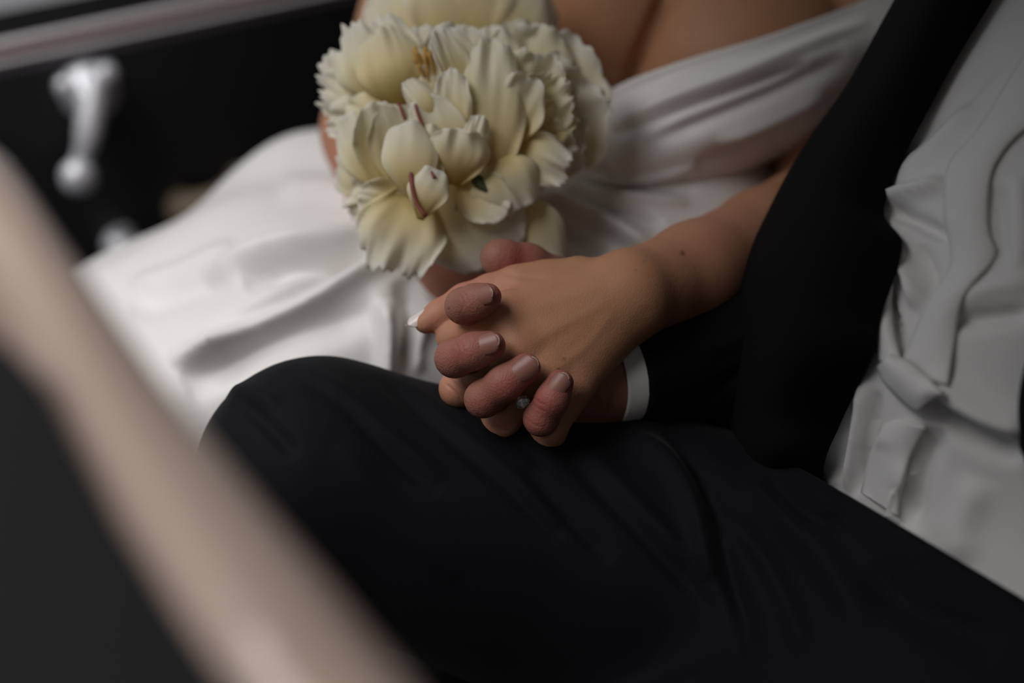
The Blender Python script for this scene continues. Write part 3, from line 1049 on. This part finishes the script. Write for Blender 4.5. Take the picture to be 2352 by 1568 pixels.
# ---- trousers
F = Field()
waist_c = P(2110, 1235, .86)
waist_n = RGT * .52 + UPV * .85
waist_n /= np.linalg.norm(waist_n)
F.add([rc(P(2200, 1610, .985), P(1500, 1345, .985), .118, .094), rc(P(1500, 1345, .985), P(738, 1108, .966), .094, .0675), rc(P(738, 1108, .966), P(420, 1900, 1.0), .0665, .055)], .02)
F.add([rc(P(2300, 1900, .87), P(1300, 1960, .84), .112, .066), rc(P(1300, 1960, .84), P(1150, 2500, .86), .066, .055)], .03)
F.add([rc(P(2330, 1640, .93), P(2520, 1240, .945), .142, .142), rc(P(2085, 1425, .925), P(2210, 1300, .925), .10, .11)], .05)
F.cuts.append((waist_c, waist_n))
V, Q = polygonise(F, .0032)
V = relax(V, Q, 2, .5)
TR = [([(650, 850), (720, 888), (798, 941), (898, 1049), (1010, 1135)], 12, 26, -3.2), ([(690, 850), (790, 900), (900, 1000), (1020, 1100)], 30, 16, 3),
      ([(860, 862), (998, 983), (1147, 1107), (1285, 1245)], 12, 26, -3.4), ([(930, 880), (1060, 990), (1180, 1095), (1290, 1205)], 30, 16, 3.2), ([(1200, 1075), (1300, 1190), (1400, 1295)], 12, 26, -3),
      ([(1280, 1024), (1396, 1149), (1562, 1331), (1640, 1420)], 12, 30, -3.2), ([(1330, 1010), (1440, 1130), (1590, 1290)], 34, 18, 3.4), ([(1440, 990), (1540, 1060), (1600, 1170), (1640, 1330)], 30, 18, 6),
      ([(1500, 968), (1579, 1041), (1632, 1149), (1668, 1315), (1725, 1515)], 14, 30, -7), ([(540, 920), (600, 966), (680, 1050)], 14, 22, -3.5), ([(520, 900), (580, 900), (640, 930)], 18, 18, 2.5),
      ([(1760, 1105), (1860, 1192), (1930, 1200)], 16, 22, -5), ([(1700, 1090), (1800, 1180), (1900, 1290), (1990, 1450)], 40, 40, 5), ([(1060, 900), (1180, 1010), (1260, 1080)], 12, 20, -2.6),
      ([(1650, 1150), (1760, 1300), (1850, 1500)], 26, 26, -5), ([(780, 1020), (900, 1180), (1050, 1330)], 30, 30, 2), ([(2000, 1300), (2100, 1400), (2300, 1480)], 40, 40, -4)]
V = folds(V, Q, TR)
mesh_obj('trousers', V, Q, M['trouser'], groom, label='dark navy wool trousers')

# ---- jacket: sleeve and open fronts
jacket = bpy.data.objects.new('jacket', None)
put(jacket, groom)
jacket['label'] = 'black wool suit jacket worn open'
F = Field()
F.add([rc(cuff_c, cuff_c - cax * .11, .0275, .042), rc(cuff_c - cax * .11, cuff_c - cax * .22, .042, .056), rc(cuff_c - cax * .22, P(2370, -140, 1.01), .056, .070),
       rc(P(1900, 810, 1.0), P(1900, 1010, 1.0), .055, .05)], .03)
F.cuts.append((cuff_c - cax * .0118, cax))
V, Q = polygonise(F, .003)
V = folds(V, Q, [([(1560, 960), (1640, 900), (1760, 820)], 16, 16, -4), ([(1600, 800), (1700, 780), (1800, 700)], 20, 20, 3), ([(1720, 620), (1800, 600), (1900, 640)], 18, 18, -3)])
mesh_obj('sleeve', V, Q, M['suit'], jacket)


def fr3(L, R_, dl, lift):
    """jacket front: from the silhouette (distance dl) round to its edge lying on the shirt"""
    rows = []
    for (a, b) in zip(L, R_):
        lo_ = max(0, a[1] - 1060) * .0004
        db = on_shirt(*b) - lift + lo_
        m1 = ((a[0] * .6 + b[0] * .4), (a[1] * .6 + b[1] * .4))
        rows.append([P(a[0] + 6, a[1] + 4, dl + .05), P(*a, dl), P(*m1, min(dl, db) - .012 + abs(dl - db) * .25 + lo_), P(*b, db), P(b[0] + 8, b[1], db + .012)])
    return rows


Lf = [(2130, -130), (2040, 30), (1950, 190), (1850, 335), (1772, 480), (1705, 640), (1690, 800), (1680, 930), (1690, 1060), (1740, 1230)]
Rf = [(2345, -130), (2262, 10), (2146, 205), (2022, 460), (2058, 560), (2008, 725), (1988, 820), (1918, 970), (1880, 1085), (1900, 1230)]
rows = fr3(Lf, Rf, .968, .015)
sheet('front_panel', [list(r) for r in np.array(rows)], 40, 90, .004, M['suit'], jacket)
L2 = [(2372, 780), (2346, 860), (2336, 940), (2338, 1010), (2356, 1070)]
sheet('front_panel', [[P(x, y, on_shirt(x, y) + .004), P(x + 12, y, on_shirt(x, y) - .012), P(x + 60, y, on_shirt(x, y) - .02), P(x + 300, y - 20, on_shirt(x, y) - .01)] for x, y in L2], 20, 30, .004, M['suit'], jacket)
lathe('front_button', [(.0022, -.001), (.0022, .0008), (.0012, .0014)], P(1924, 832, on_shirt(1924, 832) - .03), -FWD, M['chrome'], jacket, seg=12, label='tiny bright jacket stud')

# ================================================================== the ring
ring = thing('ring', 'thin gold ring with an oval clear stone on her ring finger', 'ring')
ra, rb = P(1256, 856, .921), P(1150, 968, .931)
rax = (rb - ra) / np.linalg.norm(rb - ra)
rcn = P(1203, 914, .9248)
tow = CAM - rcn
tow -= (tow @ rax) * rax
tow /= np.linalg.norm(tow)
sid = np.cross(rax, tow)
Rr = .0098
pts = [rcn + Rr * (math.cos(t) * tow + math.sin(t) * sid) for t in np.linspace(0, 2 * math.pi, 49)[:-1]]
V, Q = [], []
for i, p in enumerate(pts):
    o = (p - rcn) / Rr
    for s in range(8):
        th = 2 * math.pi * s / 8
        V.append(p + .00085 * (math.cos(th) * o + math.sin(th) * rax))
for i in range(48):
    for s in range(8):
        Q.append((i * 8 + s, ((i + 1) % 48) * 8 + s, ((i + 1) % 48) * 8 + (s + 1) % 8, i * 8 + (s + 1) % 8))
mesh_obj('band', V, Q, M['gold'], ring)
sc0 = P(1199, 923, .9250 - .0185)
up_ = tow * .96 + sid * .0
la = rax * .8 + sid * .35
la -= (la @ up_) * up_
la /= np.linalg.norm(la)
sb = np.cross(up_, la)
V, Q = [], []
prof = [(.0, -.0030), (.55, -.0012), (1.0, 0), (1.0, .0004), (.82, .0011), (.58, .0016)]
n = 16
for q, hh in prof:
    for s in range(n):
        th = 2 * math.pi * (s + (.5 if q in (.82, .55) else 0)) / n
        V.append(sc0 + hh * up_ + q * (0.0046 * math.cos(th) * la + .0034 * math.sin(th) * sb))
for i in range(len(prof) - 1):
    for s in range(n):
        s2 = (s + 1) % n
        Q += [(i * n + s, i * n + s2, (i + 1) * n + s), (i * n + s2, (i + 1) * n + s2, (i + 1) * n + s)]
Q.append(tuple((len(prof) - 1) * n + s for s in range(n)))
mesh_obj('stone', V, Q, M['diamond'], ring, smooth=False, label='oval faceted clear stone')
for a, b in ((1, 1), (1, -1), (-1, 1), (-1, -1)):
    c = sc0 + .0034 * a * la + .0023 * b * sb
    tube('prong', [c - up_ * .0032 - (c - sc0) * .4, c - up_ * .0005, c + up_ * .0009 - (c - sc0) * .12], [.0004, .00042, .0004], M['gold'], ring, seg=8, n=8)

# ================================================================== the bouquet
bq = thing('bouquet', 'bouquet of cream white peonies held against the bride', 'bouquet')
blooms = {}


def bloom(k, label):
    o = bpy.data.objects.new('peony_bloom', None)
    put(o, bq)
    o['label'] = label
    blooms[k] = o


for k, l in dict(G='large cream bloom at the top of the bouquet', A='serrated yellowish bloom at the bouquet\'s left', C='half open bloom in the middle with golden stamens', D='big ruffled bloom on the bouquet\'s right',
                 E='cupped bloom at the lower left', F='small smooth oval petals in front', H='petals hanging below the bouquet').items():
    bloom(k, l)
petal_n = [0]


def petal(bl, b, t, w, cup=8, belly=10, curl=0, ruf=1.5, serr=0.0, yel=0.0, roll=0.0, wide=.62):
    """a petal from its base to its tip: w px wide, edges standing up (cup mm), back bulging to the viewer (belly mm),
    tip bent back (curl mm), wavy rim (ruf mm), toothed rim (serr)"""
    cup, belly, w, ruf = cup * .5, belly * .75, w * 1.12, ruf * 1.3
    sd = random.Random(petal_n[0])
    petal_n[0] += 1
    B0, T0 = P(*b), P(*t)
    ax = T0 - B0
    L = np.linalg.norm(ax)
    ax /= L
    vw = (B0 + T0) / 2 - CAM
    vw /= np.linalg.norm(vw)
    n = -vw + (vw @ ax) * ax
    n /= np.linalg.norm(n)
    s_ = np.cross(ax, n)
    if roll:
        n, s_ = n * math.cos(roll) + s_ * math.sin(roll), s_ * math.cos(roll) - n * math.sin(roll)
    W = w * .5 * (b[2] + t[2]) / 2 / FPX
    nu, nv = 41, 23
    if bl != 'F' and not serr:
        serr = .018
    ph = [sd.uniform(0, 6.28) for _ in range(6)]
    V = np.zeros((nv, nu, 3))
    al = np.zeros((nv, nu))
    for j in range(nv):
        v = j / (nv - 1)
        for i in range(nu):
            u = i / (nu - 1) * 2 - 1
            prof = .16 + .84 * math.sin(math.pi * .5 * min(1, v / .68)) ** (1 / wide * .62) - .10 * max(0, (v - .68) / .32) ** 2
            arc = 1 - .30 * abs(u) ** 3.4 * v ** 1.5
            tooth = 0
            if serr:
                e = max(abs(u), v) ** 6
                tooth = serr * e * (.7 * math.sin(6 * u + ph[0]) + .4 * math.sin(15 * u + ph[1]) + .45 * math.sin(29 * u + ph[2]))
            else:
                tooth = .02 * v ** 3 * math.sin(5 * u + ph[0])
            y = L * v * (arc + tooth)
            x = W * prof * u * (1 + .6 * tooth * abs(u))
            z = belly * .001 * math.sin(math.pi * min(1, v * 1.02)) - curl * .001 * v ** 3
            z += cup * .001 * (u * u) * (.3 + .7 * v) * (-1)
            rim = max(abs(u), v ** 1.3) ** 3
            z += ruf * .001 * rim * (math.sin(6 * u + 4 * v + ph[3]) + .6 * math.sin(11 * u - 7 * v + ph[4]))
            z += (0 if bl == 'F' else 1) * (.0007 * math.sin(7 * u + ph[5]) * v * v + .0004 * math.sin(19 * u + ph[1]) * v ** 3)
            V[j, i] = B0 + ax * y + s_ * x + n * z
            al[j, i] = min(1, max(0, (v * .8 + .2 * max(abs(u), v) ** 4) * (1 - yel)))
    V = V.reshape(-1, 3)
    i, j = np.meshgrid(np.arange(nv - 1), np.arange(nu - 1), indexing='ij')
    a = (i * nu + j).ravel()
    Q = facing(V, np.stack([a, a + 1, a + nu + 1, a + nu], 1))
    V2, Q2 = thicken(V, Q, .0005)
    return mesh_obj('petal', V2, Q2, M['petal'], blooms[bl], attrs=dict(along=np.tile(al.ravel(), 2)))


# top bloom, farthest
petal('G', (1060, 150, 1.075), (945, -90, 1.09), 300, 10, 16, ruf=2)
petal('G', (1060, 160, 1.07), (1060, -110, 1.075), 240, 6, 16, ruf=2)
petal('G', (1080, 150, 1.068), (1180, -90, 1.075), 250, 10, 14, ruf=2)
petal('G', (1130, 150, 1.085), (1240, -30, 1.09), 170, 8, 8, ruf=2)
petal('G', (980, 150, 1.09), (870, -20, 1.10), 150, -6, 4, ruf=2)
# backing petals that close the heart of the bouquet
for (x, y, tx, ty, w) in [(1050, 300, 860, 180, 240), (1050, 300, 830, 350, 240), (1050, 320, 960, 90, 220), (1050, 320, 1180, 110, 260), (1060, 330, 1290, 250, 260), (1060, 330, 1230, 400, 220),
                          (1040, 340, 1000, 520, 220), (1040, 340, 900, 450, 220), (1060, 340, 1130, 480, 220)]:
    petal('G', (x, y, 1.045), (tx, ty, 1.04), w, 6, 8, ruf=2, yel=.25)
# right bloom
petal('D', (1190, 340, 1.04), (1280, 70, 1.03), 290, -16, 4, curl=-6, ruf=3.5, serr=.03)
petal('D', (1180, 340, 1.038), (1362, 190, 1.026), 270, -18, 2, curl=-8, ruf=3.5, serr=.04)
petal('D', (1180, 330, 1.03), (1350, 300, 1.018), 190, -16, 2, curl=-6, ruf=3.5, serr=.04)
petal('D', (1180, 320, 1.025), (1225, 50, 1.022), 200, -10, 4, ruf=2, yel=.2)
petal('D', (1160, 240, 1.02), (1120, 62, 1.018), 130, 8, 8, ruf=1.5)
petal('D', (1180, 330, 1.018), (1318, 362, 1.008), 150, -14, 2, curl=-5, ruf=3, serr=.05, yel=.15)
petal('D', (1190, 290, 1.015), (1248, 122, 1.004), 160, -14, 2, curl=-8, ruf=3.2, serr=.05, yel=.1)
petal('D', (1180, 310, 1.010), (1300, 185, .998), 130, -14, 2, curl=-6, ruf=3, serr=.06, yel=.15)
petal('D', (1170, 320, 1.006), (1320, 250, 1.000), 110, -6, 2, ruf=2, yel=.45)
petal('D', (1160, 330, 1.003), (1302, 402, .990), 120, 6, 8, ruf=2, serr=.05)
petal('D', (1150, 350, 1.000), (1215, 170, .988), 120, -8, 4, curl=-4, ruf=2, yel=.1)
petal('D', (1125, 470, 1.000), (1130, 90, .990), 150, 10, 16, curl=2, ruf=2.2, yel=.12)
petal('D', (1120, 350, .998), (1195, 478, .985), 150, 10, 12, curl=4, ruf=1.2, yel=.1)
# left bloom
petal('A', (930, 260, 1.030), (775, 105, 1.026), 210, 6, 8, ruf=2, serr=.05)
petal('A', (920, 270, 1.026), (738, 188, 1.022), 130, 6, 6, ruf=2, serr=.08)
petal('A', (915, 280, 1.024), (755, 275, 1.020), 130, 6, 6, ruf=2, serr=.06)
petal('A', (925, 250, 1.018), (826, 52, 1.014), 190, 8, 12, ruf=2.2, serr=.07)
petal('A', (935, 262, 1.008), (866, 66, 1.002), 150, 12, 18, curl=6, ruf=1.6, serr=.03, yel=.3)
petal('A', (915, 280, 1.006), (795, 250, 1.004), 100, 6, 8, ruf=1.5, yel=.3)
# middle bloom
petal('C', (1010, 260, 1.022), (962, 60, 1.018), 110, -6, 4, ruf=1.5)
petal('C', (1040, 260, 1.020), (1045, 55, 1.014), 150, -8, 4, curl=-4, ruf=1.5)
petal('C', (1080, 270, 1.008), (1018, 66, 1.000), 110, -10, 4, curl=-4, ruf=1.2)
petal('C', (1072, 245, .998), (1000, 66, .988), 70, -8, 4, ruf=1, roll=.45)
petal('C', (1010, 290, 1.000), (985, 150, .998), 90, -8, 2, ruf=1.2, yel=.15)
petal('C', (1070, 360, .996), (1090, 190, .992), 110, -8, 4, ruf=1.2, yel=.1)
petal('C', (1060, 345, .990), (1036, 158, .982), 84, -10, 4, ruf=1.4, roll=-.35)
petal('C', (1020, 290, .988), (932, 186, .984), 62, 6, 8, ruf=.8, yel=.05)
petal('C', (1060, 400, .990), (965, 225, .982), 120, -8, 6, ruf=1.2)
petal('C', (1045, 425, .986), (1052, 290, .972), 140, 12, 10, curl=-6, ruf=1.6, yel=.1)
petal('C', (1070, 400, .984), (1105, 265, .974), 60, 4, 4, ruf=1)
# lower left bloom
petal('E', (910, 440, 1.020), (803, 325, 1.018), 170, 6, 8, ruf=2, serr=.05)
petal('E', (910, 440, 1.018), (806, 430, 1.016), 160, 6, 8, ruf=2, serr=.05)
petal('E', (915, 450, 1.010), (812, 250, 1.002), 150, 10, 10, ruf=1.5)
petal('E', (920, 460, 1.004), (858, 235, .992), 130, -10, 2, curl=-6, ruf=1.2, yel=.15)
petal('E', (925, 440, 1.000), (900, 240, .990), 120, -8, 2, ruf=1.2, yel=.12)
petal('E', (940, 470, .994), (822, 452, .990), 90, -12, 2, ruf=1, yel=.1)
# petals below
petal('H', (1010, 400, 1.006), (1160, 590, 1.000), 240, 12, 14, ruf=1.2)
petal('H', (1130, 420, 1.010), (1262, 640, 1.010), 170, 8, 10, ruf=1.2, yel=.08)
petal('H', (900, 440, 1.008), (795, 478, 1.006), 70, 4, 4, ruf=2, serr=.08)
petal('H', (960, 440, 1.004), (1022, 560, 1.000), 110, -4, 4, ruf=3, serr=.09)
petal('H', (955, 420, .998), (895, 622, .986), 190, -4, 8, curl=4, ruf=3.2, serr=.06)
petal('H', (1050, 410, .994), (1165, 490, .986), 110, -10, 2, ruf=1, yel=.1)
# small front petals
petal('F', (958, 470, .975), (930, 280, .970), 118, 8, 10, ruf=.5, wide=.5, yel=.05)
petal('F', (985, 410, .980), (985, 285, .978), 70, 6, 6, ruf=.5, yel=.2)
petal('F', (965, 505, .972), (998, 385, .966), 88, 6, 8, ruf=.5, wide=.5)
petal('F', (1000, 430, .978), (1002, 345, .974), 36, 3, 4, ruf=.5)
# stamens, red edges, a dark green sepal
for k in range(9):
    x0, y0 = 985 + random.uniform(-12, 12), 205 + random.uniform(-8, 8)
    x1, y1 = 968 + random.uniform(-20, 22), 118 + random.uniform(-15, 40)
    tube('stamen', [P(x0, y0, 1.0), P((x0 + x1) / 2 + 4, (y0 + y1) / 2, .996), P(x1, y1, .994)], [.0007, .0009, .0016], M['stamen'], blooms['C'], seg=6, n=8)
for pl, w in (([(944, 390, .968), (946, 420, .964), (955, 462, .962), (978, 497, .960)], .0012), ([(915, 235, .984), (922, 252, .982), (930, 275, .981)], .0010),
              ([(954, 240, .980), (962, 268, .978), (972, 292, .977)], .0009), ([(990, 395, .966), (998, 408, .964)], .001)):
    tube('dried_edge', PP(pl), [w, w * 1.2] + [w] * (len(pl) - 2), M['redsepal'], blooms['F'], seg=6, n=12)
tube('sepal', PP([(1085, 400, .992), (1100, 418, .988), (1122, 440, .986)]), [.002, .0038, .002], M['sepal'], blooms['H'], seg=10, n=12, label='dark green sepal')
# stems, wrapped below the blooms, running down into her far hand
for k in range(4):
    x = 1060 + 22 * k
    tube('stem', [P(x, 380 + 12 * k, 1.05 + .006 * k), P(x + 30, 520, 1.08), P(x + 50, 640 + 10 * k, 1.10)], .0032, M['sepal'], bq, seg=8, n=10)
